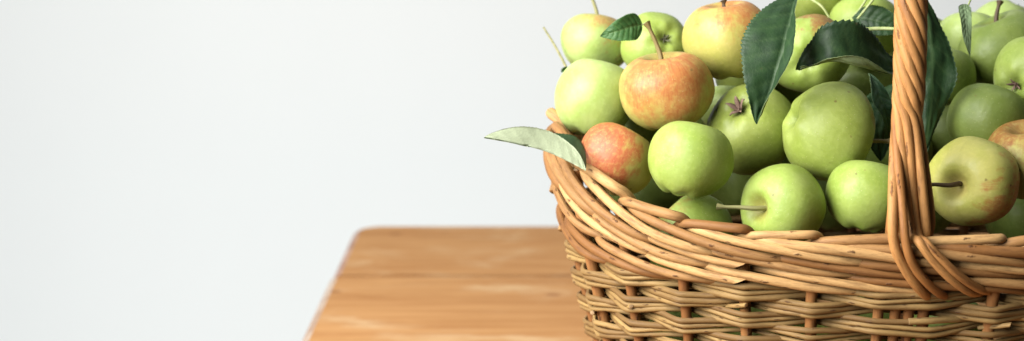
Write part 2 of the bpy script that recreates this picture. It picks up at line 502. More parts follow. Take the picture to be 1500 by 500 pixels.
# outward sign check: at the front the outward direction is -y
sgn = 1.0 if Bn[5][1] < 0 else -1.0
ends = []
for i in range(NR):
    ph0 = 2 * math.pi * i / NR + 0.25
    th = ph0 + 2 * math.pi * lin / PITCH_H * 1.0
    # angle measured from +x (right) towards the viewer; going up the rods drift to the left in front
    c, s_ = np.cos(th), np.sin(th)
    body = ax + RH * (c[:, None] * ex + s_[:, None] * sgn * Bn)
    ends.append((ph0, body))
order = sorted(range(NR), key=lambda i: -math.sin(ends[i][0]))     # nearest the viewer first
front4 = sorted(order[:5], key=lambda i: ends[i][1][0][0])         # left to right
others = [i for i in range(NR) if i not in front4]
tails = {}
dx = [-.0125, -.0045, .0030, .0085, .0125]
for n_, i in enumerate(front4):
    x = dx[n_]
    if n_ == 0:   q = [(-.0120, -.018, .0085), (-.0105, .0060, .0150), (-.0035, .022, .0165), (.0060, .036, .0150), (.0145, .0455, .0085), (.021, .050, -.004)]
    elif n_ == 1: q = [(-.0055, -.016, .0095), (-.0025, .0070, .0165), (.0035, .022, .0175), (.0130, .034, .0160), (.0245, .0445, .0090), (.033, .049, -.004)]
    elif n_ == 2: q = [(.0015, -.004, .0010), (.0060, .0040, .0140), (.0165, .018, .0165), (.0290, .031, .0155), (.0440, .0425, .0085), (.056, .047, -.004)]
    elif n_ == 3: q = [(.0060, -.004, -.002), (.0110, .0050, .0130), (.0230, .018, .0160), (.0360, .030, .0150), (.0520, .041, .0080), (.066, .0455, -.005)]
    else:         q = [(.0125, -.006, -.002), (.0135, .004, -.008), (.0140, .020, -.012), (.0140, .04, -.012)]
    tails[i] = [Lrim(a, b, o) for a, b, o in q]
back_x = np.linspace(-.010, .017, len(others))
for n_, i in enumerate(sorted(others, key=lambda i: ends[i][1][0][0])):
    x = back_x[n_]
    tails[i] = [Lrim(x, -.012, -.010 - .003 * (n_ % 2)), Lrim(x, .006, -.014), Lrim(x, .03, -.014)]
for i in range(NR):
    body = ends[i][1]
    head = np.array(tails[i][::-1])
    join = np.vstack([head, body[6:60:9]])
    sm = spline(join, 70)
    # back end: straight down inside the far rim
    s_back = LEN / 2 + (body[-1][0]) * -1
    endp = np.array([Lrim(s_back, d, -.012) for d in (-.01, .02, .05)])
    tail2 = spline(np.vstack([body[-30:-6:6], endp]), 30)
    pts = toW(np.vstack([sm[:-1], body[60:-30], tail2]))
    m = len(pts)
    mb = MB(); tube(mb, pts, random.uniform(0.0036, 0.0043) * np.interp(np.arange(m), [0, 30, 75], [0.80, 0.88, 1.0]), 12, random.random())
    bpart(mb, 'handle_rod', [M_HANDLE, M_CUT], hroot)

# ------------------------------------------------------------------ apples
def apple_material(name, base, second, blush, amount, bdir, seed, russet=0.0, streaks=0.5, edge=(0.05, 0.75)):
    """skin: ground colour drifting between two tones, blush on the side that faced the sun, lenticels, russet round the stem"""
    M = NT(name)
    o = M.n('ShaderNodeTexCoord').outputs['Object']
    sh = M.n('ShaderNodeVectorMath', operation='ADD'); M.l(o, sh.inputs[0]); sh.inputs[1].default_value = (seed * 3.7, seed * 1.3, seed * 2.9)
    v = sh.outputs[0]
    sep = M.n('ShaderNodeSeparateXYZ'); M.l(o, sep.inputs[0])
    az = M.math('ARCTAN2', sep.outputs[1], sep.outputs[0])
    merid = M.n('ShaderNodeCombineXYZ')
    M.l(M.math('COSINE', az), merid.inputs[0]); M.l(M.math('SINE', az), merid.inputs[1]); M.l(M.math('MULTIPLY', sep.outputs[2], 0.28), merid.inputs[2])
    ms = M.n('ShaderNodeVectorMath', operation='ADD'); M.l(merid.outputs[0], ms.inputs[0]); ms.inputs[1].default_value = (seed, seed * .7, seed * .3)
    st = M.noise(ms.outputs[0], 7.5, 4, 0.6)
    st2 = M.noise(ms.outputs[0], 22, 3, 0.6)
    big = M.noise(v, 1.5, 3, 0.5)
    c = M.mixc(M.ramp(big, 0.35, 0.68), base, second)
    c = M.mixc(M.math('MULTIPLY', M.ramp(st, 0.5, 0.75), 0.30), c, tuple(x * 0.82 for x in second))
    if amount > 0:
        dt = M.n('ShaderNodeVectorMath', operation='DOT_PRODUCT'); M.l(o, dt.inputs[0]); dt.inputs[1].default_value = tuple(bdir)
        f = M.math('ADD', dt.outputs['Value'], M.math('MULTIPLY', M.math('SUBTRACT', st, 0.5), 1.1 * streaks))
        f = M.math('ADD', f, M.math('MULTIPLY', M.math('SUBTRACT', M.noise(v, 2.6, 4, 0.62), 0.52), 2.1))
        m_ = M.math('MULTIPLY', M.ramp(f, edge[0], edge[1]), amount)
        c = M.mixc(m_, c, blush)
        m2 = M.math('MULTIPLY', M.math('MULTIPLY', M.ramp(st2, 0.46, 0.66), M.ramp(f, edge[0] - .05, edge[1])), 0.45 * amount)
        c = M.mixc(m2, c, tuple(x * y for x, y in zip(blush, (0.72, 0.45, 0.45))))
    # russet near the stem
    rs = M.math('ADD', sep.outputs[2], M.math('MULTIPLY', M.math('SUBTRACT', M.noise(v, 5, 4, 0.65), 0.5), 0.5))
    rr = M.math('SQRT', M.math('ADD', M.math('POWER', sep.outputs[0], 2), M.math('POWER', sep.outputs[1], 2)))
    ring = M.math('MULTIPLY', M.ramp(rr, 0.10, 0.36 + russet * .5, 1, 0), M.ramp(rs, 0.2, 0.6))
    c = M.mixc(M.math('MULTIPLY', ring, 0.35 + 0.5 * russet), c, (0.33, 0.19, 0.055))
    # calyx basin greener and a touch darker
    cal = M.math('MULTIPLY', M.ramp(rr, 0.05, 0.26, 1, 0), M.ramp(sep.outputs[2], -0.5, -0.2, 1, 0))
    c = M.mixc(M.math('MULTIPLY', cal, 0.55), c, (0.13, 0.18, 0.035))
    # lenticels
    vo = M.n('ShaderNodeTexVoronoi'); vo.inputs['Scale'].default_value = 11.0; M.l(v, vo.inputs['Vector'])
    spot = M.ramp(vo.outputs['Distance'], 0.05, 0.11, 1, 0)
    c = M.mixc(M.math('MULTIPLY', spot, 0.55), c, (0.66, 0.62, 0.36))
    # a few small scuffs
    vo2 = M.n('ShaderNodeTexVoronoi'); vo2.inputs['Scale'].default_value = 2.1; M.l(v, vo2.inputs['Vector'])
    sc_ = M.ramp(M.math('ADD', vo2.outputs['Distance'], M.math('MULTIPLY', M.noise(v, 26, 3), 0.10)), 0.09, 0.14, 1, 0)
    c = M.mixc(M.math('MULTIPLY', sc_, 0.7), c, (0.17, 0.10, 0.03))
    mott = M.noise(v, 9, 5, 0.65)
    c = M.mixc(M.math('MULTIPLY', M.ramp(mott, 0.45, 0.75), 0.35), c, tuple(min(1, x * 1.25 + .02) for x in base))
    M.l(c, M.b.inputs['Base Color'])
    rg = M.ramp(M.noise(v, 4, 4, 0.6), 0.3, 0.7, 0.38, 0.56); M.l(rg, M.b.inputs['Roughness'])
    M.b.inputs['Specular IOR Level'].default_value = 0.42
    M.set(Subsurface_Weight=0.12, Subsurface_Scale=0.1); M.b.inputs['Subsurface Radius'].default_value = (0.10, 0.10, 0.03)
    M.bump(M.math('ADD', M.math('MULTIPLY', mott, 0.5), M.math('MULTIPLY', spot, 0.4)), 0.10, 0.02)
    return M.m

def apple_mesh(seed, cav=1.0, lobe=1.0, tall=0.90, cone=0.06):
    nu, nv = 72, 60; V = []
    for j in range(nv + 1):
        th = math.pi * j / nv
        for i in range(nu):
            ph = 2 * math.pi * i / nu
            rho = math.sin(th) * (1 + cone * math.cos(th))
            rho = rho ** 0.96 if rho > 0 else 0
            z = tall * math.cos(th) * (1 - 0.03 * math.cos(2 * th))
            top = math.exp(-(rho / 0.30) ** 2) * 0.36 * cav if th < math.pi / 2 else 0
            bot = math.exp(-(rho / 0.24) ** 2) * 0.20 if th > math.pi / 2 else 0
            lob = 0.022 * lobe * math.cos(5 * ph + seed) * (0.35 + 0.65 * (1 - math.cos(th)) / 2) * math.sin(th) + 0.02 * math.cos(2 * ph + seed * 2) * math.sin(th)
            nz = noise.noise((math.sin(th) * math.cos(ph) * 1.1 + seed * 9, math.sin(th) * math.sin(ph) * 1.1, math.cos(th) * 1.1)) * 0.055
            rr = rho * (1 + lob + nz)
            V.append((rr * math.cos(ph), rr * math.sin(ph), z * (1 + nz * .6) - top + bot + 0.03 * lobe * math.cos(5 * ph + seed) * (math.exp(-((rho - .42) / .18) ** 2) if th > math.pi / 2 else 0)))
    Fc = []
    for j in range(nv):
        for i in range(nu):
            a, b = j * nu + i, j * nu + (i + 1) % nu
            Fc.append((a, a + nu, b + nu, b))
    mb = MB(); mb.add(V, Fc, [(0, 0)] * len(V), 0.5)
    return mb
def axis_quat(d):
    return Vector(d).to_track_quat('Z', 'Y')

GREEN = ((0.325, 0.415, 0.095), (0.26, 0.355, 0.058))
PALE = ((0.40, 0.505, 0.165), (0.335, 0.445, 0.11))
OLIVE = ((0.29, 0.345, 0.075), (0.225, 0.285, 0.05))
SHADED_GREEN = ((0.19, 0.25, 0.055), (0.145, 0.205, 0.036))  # dimmed copy of the green, shade put into the skin colour
YELLOW = ((0.50, 0.43, 0.12), (0.42, 0.40, 0.09))
RED = (0.48, 0.125, 0.05); ORANGE = (0.50, 0.145, 0.048); RUSSET = (0.32, 0.125, 0.03); BROWNRED = (0.32, 0.10, 0.04)

# name, px, py, radius(px), depth, axis(r,u,t of the stem end), palette, blush(colour,amount,dir r,u,t), stem spec, calyx, russet, tall, label
APPLES = [
 dict(k='back_left', p=(872, 64, 49), y=1.37, ax=(.12, 1, -.05), pal=PALE, bl=(ORANGE, .55, (.6, .75, .1)), stem=(.040, M_STEM_GREEN, (-.3, 1, 0)), lab='pale green apple with upright stem, behind the leafy red apple at the far left'),
 dict(k='left', p=(871, 145, 58), y=1.29, ax=(.25, .95, -.07), pal=PALE, lab='smooth pale green apple resting on the left end of the basket rim', tall=1.03),
 dict(k='leafy', p=(976, 133, 67), y=1.268, ax=(-.14, .95, .20), pal=YELLOW, bl=(ORANGE, .82, (-.05, .40, .9)), stem=(.038, M_STEM, (-.45, 1, .15)), lab='orange red blushed apple carrying one dark leaf on its stem', tall=.88, edge=(-.2, .9)),
 dict(k='calyx_back', p=(960, 66, 48), y=1.345, ax=(-.28, -.16, -.94), pal=GREEN, cal=M_CALYX_GREEN, lab='green apple showing its blossom end, behind the red apple with the leaf', cav=.8),
 dict(k='yellow', p=(1065, 58, 61), y=1.30, ax=(-.12, .96, .22), pal=YELLOW, bl=(ORANGE, .75, (.25, .85, .25)), stem=(.016, M_STEM_DARK, (-.1, 1, 0)), lab='yellow apple with orange red shoulder, topmost of the heap', tall=.96, edge=(.1, .9)),
 dict(k='red_small', p=(902, 234, 56), y=1.245, ax=(.45, .85, -.07), pal=YELLOW, bl=(RED, .95, (-.55, .25, .65)), lab='small red apple touching the rim at the left end of the basket', edge=(-.10, .75), tall=.93),
 dict(k='plain_mid', p=(1011, 234, 60), y=1.195, ax=(.25, .93, -.07), pal=GREEN, lab='clean light green apple between the small red apple and the dark blossom end', tall=.96),
 dict(k='star', p=(1100, 188, 64), y=1.255, ax=(.44, -.52, -.73), pal=OLIVE, cal=M_CALYX, lab='olive green apple with a dry brown star shaped blossom end below the big leaf tip'),
 dict(k='pink_shoulder', p=(1186, 80, 56), y=1.30, ax=(.28, .25, -.92), pal=GREEN, bl=(BROWNRED, .75, (.35, .9, .1)), cal=M_CALYX, lab='green apple with pinkish shoulder half covered by the folded dark leaf', edge=(.42, .85)),
 dict(k='bruised', p=(1212, 192, 69), y=1.215, ax=(.90, -.30, -.22), pal=((0.325, 0.395, 0.09), (0.26, 0.33, 0.055)), bl=((0.28, 0.13, 0.03), .55, (.95, .2, .05)), stem=(.034, M_STEM, (.95, -.05, .22)), lab='large round green apple with a cut stem end, left of the handle', edge=(.75, 1.1), cav=.8),
 dict(k='top_calyx', p=(1196, -14, 48), y=1.37, ax=(.22, -.42, -.85), pal=OLIVE, bl=(BROWNRED, .5, (.9, .3, 0)), cal=M_CALYX, lab='olive apple cut off by the top edge above the pink shouldered apple', edge=(.5, .95)),
 dict(k='back_handle', p=(1268, 42, 52), y=1.36, ax=(.1, .97, -.2), pal=GREEN, lab='green apple in the back just left of the handle behind crossing leaf stalks'),
 dict(k='front_handle', p=(1268, 287, 56), y=1.185, ax=(.2, .94, -.07), pal=GREEN, lab='light green apple partly hidden by the left side of the handle at the front rim', tall=.95),
 dict(k='long_stem', p=(1147, 303, 62), y=1.185, ax=(-.80, -.05, .50), pal=GREEN, stem=(.039, M_STEM_GREEN, (-1, .03, .05)), lab='light green apple at the front rim with a long stem pointing left', russet=.25, tall=.9),
 dict(k='low', p=(1010, 347, 64), y=1.222, ax=(-.65, .72, -.07), pal=GREEN, bl=(ORANGE, .5, (-.8, .6, 0)), lab='shaded green apple sunk low behind the front rim, only its top showing', edge=(.4, .95)),
 dict(k='yellow_right', p=(1425, 266, 63), y=1.19, ax=(-.68, -.12, .72), pal=((0.53, 0.50, 0.14), (0.43, 0.44, 0.09)), bl=(ORANGE, .65, (.75, -.55, .35)), stem=(.032, M_STEM_DARK, (-1, .02, .12)), lab='yellow green apple streaked with red, right of the handle at the front rim', edge=(.35, 1.0), russet=.05, tall=.92, streaks=1.0),
 dict(k='russet_edge', p=(1507, 232, 60), y=1.215, ax=(-.25, .90, .32), pal=YELLOW, bl=(RUSSET, .9, (-.2, .9, .3)), lab='brownish red topped apple cut off by the right edge', edge=(.1, .75), russet=.7),
 dict(k='shade_right', p=(1447, 178, 57), y=1.25, ax=(.35, .9, -.07), pal=SHADED_GREEN, lab='mid green apple in shade above the red streaked yellow one', tall=.93),
 dict(k='right_calyx', p=(1513, 113, 55), y=1.26, ax=(.74, .28, -.60), pal=GREEN, cal=M_CALYX, lab='light green apple at the right edge with its blossom end facing left'),
 dict(k='big_right', p=(1472, 76, 62), y=1.305, ax=(-.38, .90, .12), pal=SHADED_GREEN, stem=(.026, M_STEM_DARK, (.12, 1, .1)), lab='big green apple with a dark upright stem at the upper right'),
 dict(k='shade_leaf', p=(1380, 112, 46), y=1.30, ax=(.1, .95, -.07), pal=SHADED_GREEN, lab='shaded green apple half hidden by the dark leaf right of the handle'),
 dict(k='far_pale', p=(1420, 58, 44), y=1.385, ax=(.1, .95, -.07), pal=PALE, lab='blurred pale green apple at the back beside the narrow hanging leaf'),
 dict(k='far_calyx', p=(1468, 46, 46), y=1.395, ax=(-.42, -.80, .12), pal=PALE, cal=M_CALYX_GREEN, lab='blurred pale green apple farthest back at the upper right corner'),
 dict(k='gap_pale', p=(1066, 160, 40), y=1.335, ax=(.1, .95, -.07), pal=PALE, lab='pale green apple glimpsed in the gap right of the leafy red apple'),
 dict(k='gap_dark', p=(1092, 112, 44), y=1.375, ax=(.2, .9, -.07), pal=OLIVE, lab='dim olive apple glimpsed in the shadow below the yellow apple'),
 dict(k='f1', p=(945, 290, 52), y=1.34, ax=(.2, .9, -.07), pal=SHADED_GREEN, lab='apple deep in shadow between the small red apple and the light green one'),
 dict(k='f2', p=(1085, 268, 54), y=1.36, ax=(-.2, .9, -.07), pal=SHADED_GREEN, lab='apple deep in shadow below the star marked olive apple'),
 dict(k='f3', p=(1210, 292, 52), y=1.37, ax=(.1, .9, -.07), pal=SHADED_GREEN, lab='apple deep in shadow between the two light green apples at the front rim'),
 dict(k='f12', p=(1022, 168, 48), y=1.4, ax=(.2, .9, -.07), pal=SHADED_GREEN, lab='apple deep in shadow under the leafy red apple'),
 dict(k='f13', p=(1135, 250, 52), y=1.41, ax=(.2, .9, -.07), pal=SHADED_GREEN, lab='apple deep in shadow between the star marked apple and the large round one'),
 dict(k='f9', p=(1500, 322, 52), y=1.33, ax=(.2, .9, -.07), pal=SHADED_GREEN, lab='apple deep in shadow at the rim by the right edge, below the brownish one'),
 dict(k='f6', p=(1345, 300, 50), y=1.31, ax=(.2, .9, -.07), pal=SHADED_GREEN, lab='apple deep in shadow directly behind the foot of the handle'),
 dict(k='f4', p=(1308, 222, 54), y=1.37, ax=(.3, .9, -.07), pal=SHADED_GREEN, lab='apple deep in shadow behind the cut stem end left of the handle'),
 dict(k='f5', p=(1262, 132, 55), y=1.37, ax=(0, .9, -.07), pal=SHADED_GREEN, lab='apple deep in shadow under the folded dark leaf'),
 dict(k='f7', p=(1345, 70, 54), y=1.40, ax=(.2, .9, -.07), pal=SHADED_GREEN, lab='apple in shadow behind the upper part of the handle'),
 dict(k='f8', p=(1390, 198, 54), y=1.37, ax=(.1, .9, -.07), pal=SHADED_GREEN, lab='apple deep in shadow below the dark wrinkled leaf right of the handle'),
 dict(k='f10', p=(942, 186, 50), y=1.36, ax=(.2, .9, -.07), pal=SHADED_GREEN, lab='apple in shadow between the left pale apple and the leafy red one'),
 dict(k='f11', p=(1150, 120, 52), y=1.40, ax=(-.2, .9, -.07), pal=SHADED_GREEN, lab='apple deep in shadow behind the tip of the large dark leaf'),
 dict(k='f14', p=(1425, 125, 52), y=1.40, ax=(.2, .9, -.07), pal=SHADED_GREEN, lab='apple deep in shadow under the big green apple at the upper right'),
]
POS = np.array([at(d['p'][0], d['p'][1], d['y']) for d in APPLES])
DEP = np.array([d['y'] for d in APPLES])
# settle: let touching fruit slide along its line of sight until it no longer cuts its neighbours
for it in range(400):
    POS = np.array([at(d['p'][0], d['p'][1], y) for d, y in zip(APPLES, DEP)])
    RAD = np.array([d['p'][2] / F * np.linalg.norm(p - EYE) * math.cos(PITCH) ** 0 for d, p in zip(APPLES, POS)])
    mv = np.zeros(len(APPLES))
    for i in range(len(APPLES)):
        for j in range(i):
            dv = POS[i] - POS[j]; ds = np.linalg.norm(dv); ov = (RAD[i] + RAD[j]) * 0.955 - ds
            if ov > 0:
                s = 1 if DEP[i] >= DEP[j] else -1
                mv[i] += s * ov * .3; mv[j] -= s * ov * .3
    mv += (np.array([d['y'] for d in APPLES]) - DEP) * 0.02
    DEP = np.clip(DEP + np.clip(mv, -.004, .004), 1.185, 1.47)
if False:
    pass
for i in range(len(APPLES)):
    for j in range(i):
        ds = np.linalg.norm(POS[i] - POS[j]); ov = (RAD[i] + RAD[j]) - ds
        if ov > 0.006: print('OVERLAP %s %s %.1f mm' % (APPLES[i]['k'], APPLES[j]['k'], ov * 1000))
print('RADII', [(d['k'], round(r * 1000, 1), round(y, 3)) for d, r, y in zip(APPLES, RAD, DEP)])

def make_calyx(parent, mat, seed, size=1.0, up=0.0):
    rr = random.Random(seed); mb = MB()
    zb = -0.70
    for k in range(5):
        a = k * 2 * math.pi / 5 + rr.uniform(-.25, .25)
        L = rr.uniform(.19, .27) * size; wd = .062 * size
        lift = rr.uniform(.02, .17) + up
        V = []; n = 8
        for i in range(n + 1):
            u = i / n; r0 = 0.02 + L * u
            zz = zb - lift * math.sin(u * 1.7) - .05 * u * u * rr.uniform(.3, 1)
            ww = wd * math.sin(math.pi * min(1, .25 + .75 * u)) ** .8 * (1 - u ** 4)
            for sgn_, th in ((-1, 0.0), (0, -.018), (1, 0.0), (0, .012)):
                V.append((r0 * math.cos(a) - sgn_ * ww * math.sin(a), r0 * math.sin(a) + sgn_ * ww * math.cos(a), zz + th - abs(sgn_) * .03))
        Fc = []
        for i in range(n):
            for j in range(4): Fc.append((i * 4 + j, i * 4 + (j + 1) % 4, i * 4 + 4 + (j + 1) % 4, i * 4 + 4 + j))
        mb.add(V, Fc, [(0, 0)] * len(V), rr.random())
    for k in range(9):                                  # withered stamens
        a = rr.uniform(0, 6.28); r0 = rr.uniform(.0, .06)
        b = np.array([r0 * math.cos(a), r0 * math.sin(a), zb + .03]); t = b + np.array([rr.uniform(-.04, .04), rr.uniform(-.04, .04), -rr.uniform(.08, .14)])
        tube(mb, [b, (b + t) / 2 + .006, t], [.008, .009, .011], 5, .3)
    return mb.build('calyx', [mat, mat], parent)

def make_stem(parent, length_u, mat, wdir, R, q, seed):
    """length in apple radii, wdir the world direction the stem leans to"""
    rr = random.Random(seed)
    loc = q.inverted() @ Vector(wdir); loc = np.array(loc)
    b = np.array([0, 0, .42]); z = np.array([0, 0, 1.0])
    d0 = z * .7 + loc * .3; d0 /= np.linalg.norm(d0)
    p = [b, b + d0 * length_u * .33, b + d0 * length_u * .33 + loc * length_u * .37, b + d0 * length_u * .33 + loc * length_u * .70]
    p = spline(p, 16); n = len(p)
    r = 0.049 + 0.011 * np.cos(np.linspace(0, 3, n)) + np.where(np.linspace(0, 1, n) > .86, (np.linspace(0, 1, n) - .86) * .32, 0)
    p = p + np.array([[noise.noise((i * .16, seed, k)) * .035 for k in range(3)] for i in range(n)])
    mb = MB(); tube(mb, p, r, 10, .5, cut=.4)
    return mb.build('stem', [mat, M_STEM_CUT], parent), p

APP = {}
for i, d in enumerate(APPLES):
    ax_ = sdir(*d['ax']); q = axis_quat(ax_)
    seed = i * 1.73 + 2.1
    bl = d.get('bl')
    bdir = (0, 0, 1)
    if bl: bdir = tuple(q.inverted() @ Vector(sdir(*bl[2])))
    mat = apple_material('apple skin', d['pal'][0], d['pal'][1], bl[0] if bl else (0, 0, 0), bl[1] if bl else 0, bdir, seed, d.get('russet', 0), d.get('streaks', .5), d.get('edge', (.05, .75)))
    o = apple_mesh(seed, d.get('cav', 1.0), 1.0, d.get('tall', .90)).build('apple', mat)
    R = RAD[i] * 1.03
    o.rotation_mode = 'QUATERNION'; o.rotation_quaternion = q; o.location = POS[i]; o.scale = (R, R, R)
    tag(o, d['lab'], 'apple', 'apples heaped in the wicker basket')
    if 'stem' in d:
        L, sm_, sdv = d['stem']
        st, path = make_stem(o, L / R, sm_, sdir(*sdv), R, q, seed); d['stem_path'] = path
    if 'cal' in d: make_calyx(o, d['cal'], i + 5, d.get('cal_size', 1.0 if d['k'] == 'star' else 0.62), 0.09 if d['k'] == 'star' else 0.0)
    APP[d['k']] = o

# apples of the lower layer, glimpsed through the weave
low_lab = ['green apple glimpsed through the weave left of the handle foot', 'green apple glimpsed through the weave right of the handle foot',
           'green apple glimpsed through the lower weave below the long stemmed apple', 'green apple glimpsed through the weave at the left end of the basket front']
for n_, (px, py, Y) in enumerate([(1255, 488, 1.225), (1385, 486, 1.225), (1120, 492, 1.235), (1005, 488, 1.255)]):
    seed = 80 + n_ * 2.2
    p = at(px, py, Y); R = .0315
    o = apple_mesh(seed).build('apple', apple_material('apple skin', GREEN[0], GREEN[1], (0, 0, 0), 0, (0, 0, 1), seed))
    o.rotation_mode = 'QUATERNION'; o.rotation_quaternion = axis_quat(sdir(.3 * n_ - .4, .9, -.3)); o.location = p; o.scale = (R,) * 3
    tag(o, low_lab[n_], 'apple', 'apples heaped in the wicker basket')

# ------------------------------------------------------------------ leaves
def leaf_mats(name, top_a, top_b, vein, under):
    out = []
    for kind in ('top', 'under'):
        M = NT(name + ' ' + kind)
        o = M.n('ShaderNodeTexCoord').outputs['Object']; uv = M.n('ShaderNodeTexCoord').outputs['UV']
        vn = M.n('ShaderNodeAttribute', attribute_name='tint').outputs['Fac']
        nz = M.noise(o, 90, 4, 0.6); cell = M.n('ShaderNodeTexVoronoi', feature='DISTANCE_TO_EDGE'); cell.inputs['Scale'].default_value = 420; M.l(o, cell.inputs['Vector'])
        net = M.ramp(cell.outputs['Distance'], 0.0, 0.12, 1, 0)
        if kind == 'top':
            c = M.mixc(M.ramp(nz, .35, .68), top_a, top_b)
            c = M.mixc(M.math('MULTIPLY', net, .08), c, vein)
            c = M.mixc(M.math('MULTIPLY', vn, .50), c, vein)
            bl_ = M.ramp(M.noise(o, 45, 3, .6), .68, .74); c = M.mixc(M.math('MULTIPLY', bl_, .55), c, (.12, .075, .035))
            M.set(Roughness=.54); M.b.inputs['Specular IOR Level'].default_value = .36
        else:
            c = M.mixc(M.ramp(nz, .3, .7), under, tuple(x * .82 for x in under))
            c = M.mixc(M.math('MULTIPLY', net, .22), c, tuple(min(1, x * 1.25) for x in under))
            c = M.mixc(M.math('MULTIPLY', vn, .5), c, tuple(min(1, x * 1.3 + .03) for x in under))
            M.set(Roughness=.75); M.b.inputs['Specular IOR Level'].default_value = .25
        M.l(c, M.b.inputs['Base Color'])
        M.bump(M.math('ADD', M.math('MULTIPLY', nz, .8), M.math('MULTIPLY', net, -.2 if kind == 'top' else .3)), .35, .0008)
        out.append(M.m)
    return out
L_DARK = leaf_mats('dark leaf', (0.013, 0.038, 0.012), (0.024, 0.062, 0.018), (0.065, 0.115, 0.040), (0.24, 0.31, 0.145))
L_GREEN = leaf_mats('green leaf', (0.030, 0.095, 0.022), (0.050, 0.135, 0.030), (0.16, 0.26, 0.08), (0.28, 0.36, 0.17))
L_GREY = leaf_mats('grey leaf', (0.020, 0.060, 0.022), (0.035, 0.085, 0.032), (0.11, 0.18, 0.07), (0.45, 0.51, 0.33))
L_SAGE = leaf_mats('sage leaf', (0.018, 0.055, 0.022), (0.03, 0.08, 0.032), (0.10, 0.17, 0.06), (0.17, 0.245, 0.125))

def prof(u, peak=.42, sharp=1.0):
    if u <= 0 or u >= 1: return 0.0
    k = math.log(.5) / math.log(peak)
    return math.sin(math.pi * u ** k) ** (.80 * sharp) * (1 - .25 * u)

def leaf(mid, wl, wr, dl, dr, mats, teeth=26, peak=.42, curl=(0, 0), wave=.0012, seed=1, flip=False, pl=None, pr=None, name='leaf', parent=None, veins=9, tooth=.07, ridge=.0005):
    """mid: 3-D midrib from base to tip; wl/wr: half widths (m); dl/dr: world directions of the two halves; curl bends a half about the midrib (radians at the margin)"""
    mid = spline(mid, 121); nU = len(mid); nV = 9
    T = np.gradient(mid, axis=0); T /= np.linalg.norm(T, axis=1)[:, None]
    dl, dr = np.asarray(dl, float), np.asarray(dr, float)
    cols = []; vein = []
    cols_n = []
    for half, (wd, dd, cu, pp) in enumerate(((wl, dl, curl[0], pl), (wr, dr, curl[1], pr))):
        for j in range(nV):
            v = (nV - j) / nV if half == 0 else (j + 1) / nV
            line = []; vl = []; nl = []
            for i in range(nU):
                u = i / (nU - 1)
                D = dd - T[i] * (dd @ T[i]); D /= np.linalg.norm(D)
                Nn = np.cross(T[i], D) * (1 if half else -1); Nn /= np.linalg.norm(Nn)
                if flip: Nn = -Nn
                width = wd * (pp(u) if pp else prof(u, peak))
                tt = (u * teeth) % 1.0
                width *= 1 - tooth * tt * (v ** 6) * (1 if .04 < u < .985 else 0) - .03 * (v ** 4) * noise.noise((u * 7, seed, half))
                a = cu * v
                r = width * v
                if abs(cu) > 1e-3: off = D * (width * math.sin(a) / cu) + Nn * (width * (1 - math.cos(a)) / cu)
                else: off = D * r
                lat = (u * veins - v * (1.35 if half == 0 else 1.25)) % 1.0
                lv = math.exp(-((min(lat, 1 - lat)) / .075) ** 2) * (1 - v ** 3) * (1 if .03 < u < .95 else 0)
                pad = math.sin(math.pi * lat)
                wv = wave * (math.sin(u * 11 + seed) * v * v + .7 * noise.noise((u * 6, v * 3 + half * 7, seed)))
                line.append(mid[i] + off + Nn * (wv + pad * ridge * (1 - v * .5))); vl.append(lv * .75); nl.append(Nn)
            cols.append(line); vein.append(vl); cols_n.append(nl)
        if half == 0:
            Nm = []
            for i in range(nU):
                m_ = np.array(cols_n[-1][i]); Dr = dr - T[i] * (dr @ T[i]); n2 = np.cross(T[i], Dr); n2 /= np.linalg.norm(n2)
                if flip: n2 = -n2
                s_ = m_ + n2; ln = np.linalg.norm(s_); Nm.append(s_ / ln if ln > .2 else m_)
            cols.append([mid[i] - Nm[i] * .0003 for i in range(nU)]); vein.append([1.0] * nU); cols_n.append(Nm)
    C = np.array(cols); NN = np.array(cols_n); W = C.shape[0]; tv = np.array(vein)
    th = .00016
    top = (C + NN * th).reshape(-1, 3); bot = (C - NN * th).reshape(-1, 3)
    # midrib ridge on the underside
    V = np.vstack([top, bot]); K = W * nU; Fc, ms = [], []
    idx = lambda w_, i: w_ * nU + i
    for w_ in range(W - 1):
        for i in range(nU - 1):
            q = (idx(w_, i), idx(w_ + 1, i), idx(w_ + 1, i + 1), idx(w_, i + 1))
            Fc.append(q if not flip else q[::-1]); ms.append(0)
            q2 = tuple(K + a for a in q); Fc.append(q2[::-1] if not flip else q2); ms.append(1)
    for w_ in (0, W - 1):
        for i in range(nU - 1): Fc.append((idx(w_, i), idx(w_, i + 1), K + idx(w_, i + 1), K + idx(w_, i))); ms.append(1)
    uv = [(w_ / W, i / nU) for w_ in range(W) for i in range(nU)] * 2
    mb = MB(); org = mid[0].copy()
    mb.add(V - (org if parent is None else 0), Fc, uv, np.r_[tv.ravel(), tv.ravel()], ms)
    o = mb.build(name, mats, parent)
    if parent is None: o.location = org
    return o, mid
def stalk(pts, r0, r1, mat, name, parent=None, n=24, org=None):
    p = spline(pts, n); mb = MB()
    if org is None: org = p[0].copy()
    tube(mb, p - org, np.linspace(r0, r1, n), 9, .5)
    o = mb.build(name, [mat, M_STEM_CUT], parent)
    if parent is None: o.location = org
    return o
def lf(pts): return [at(*p) for p in pts]

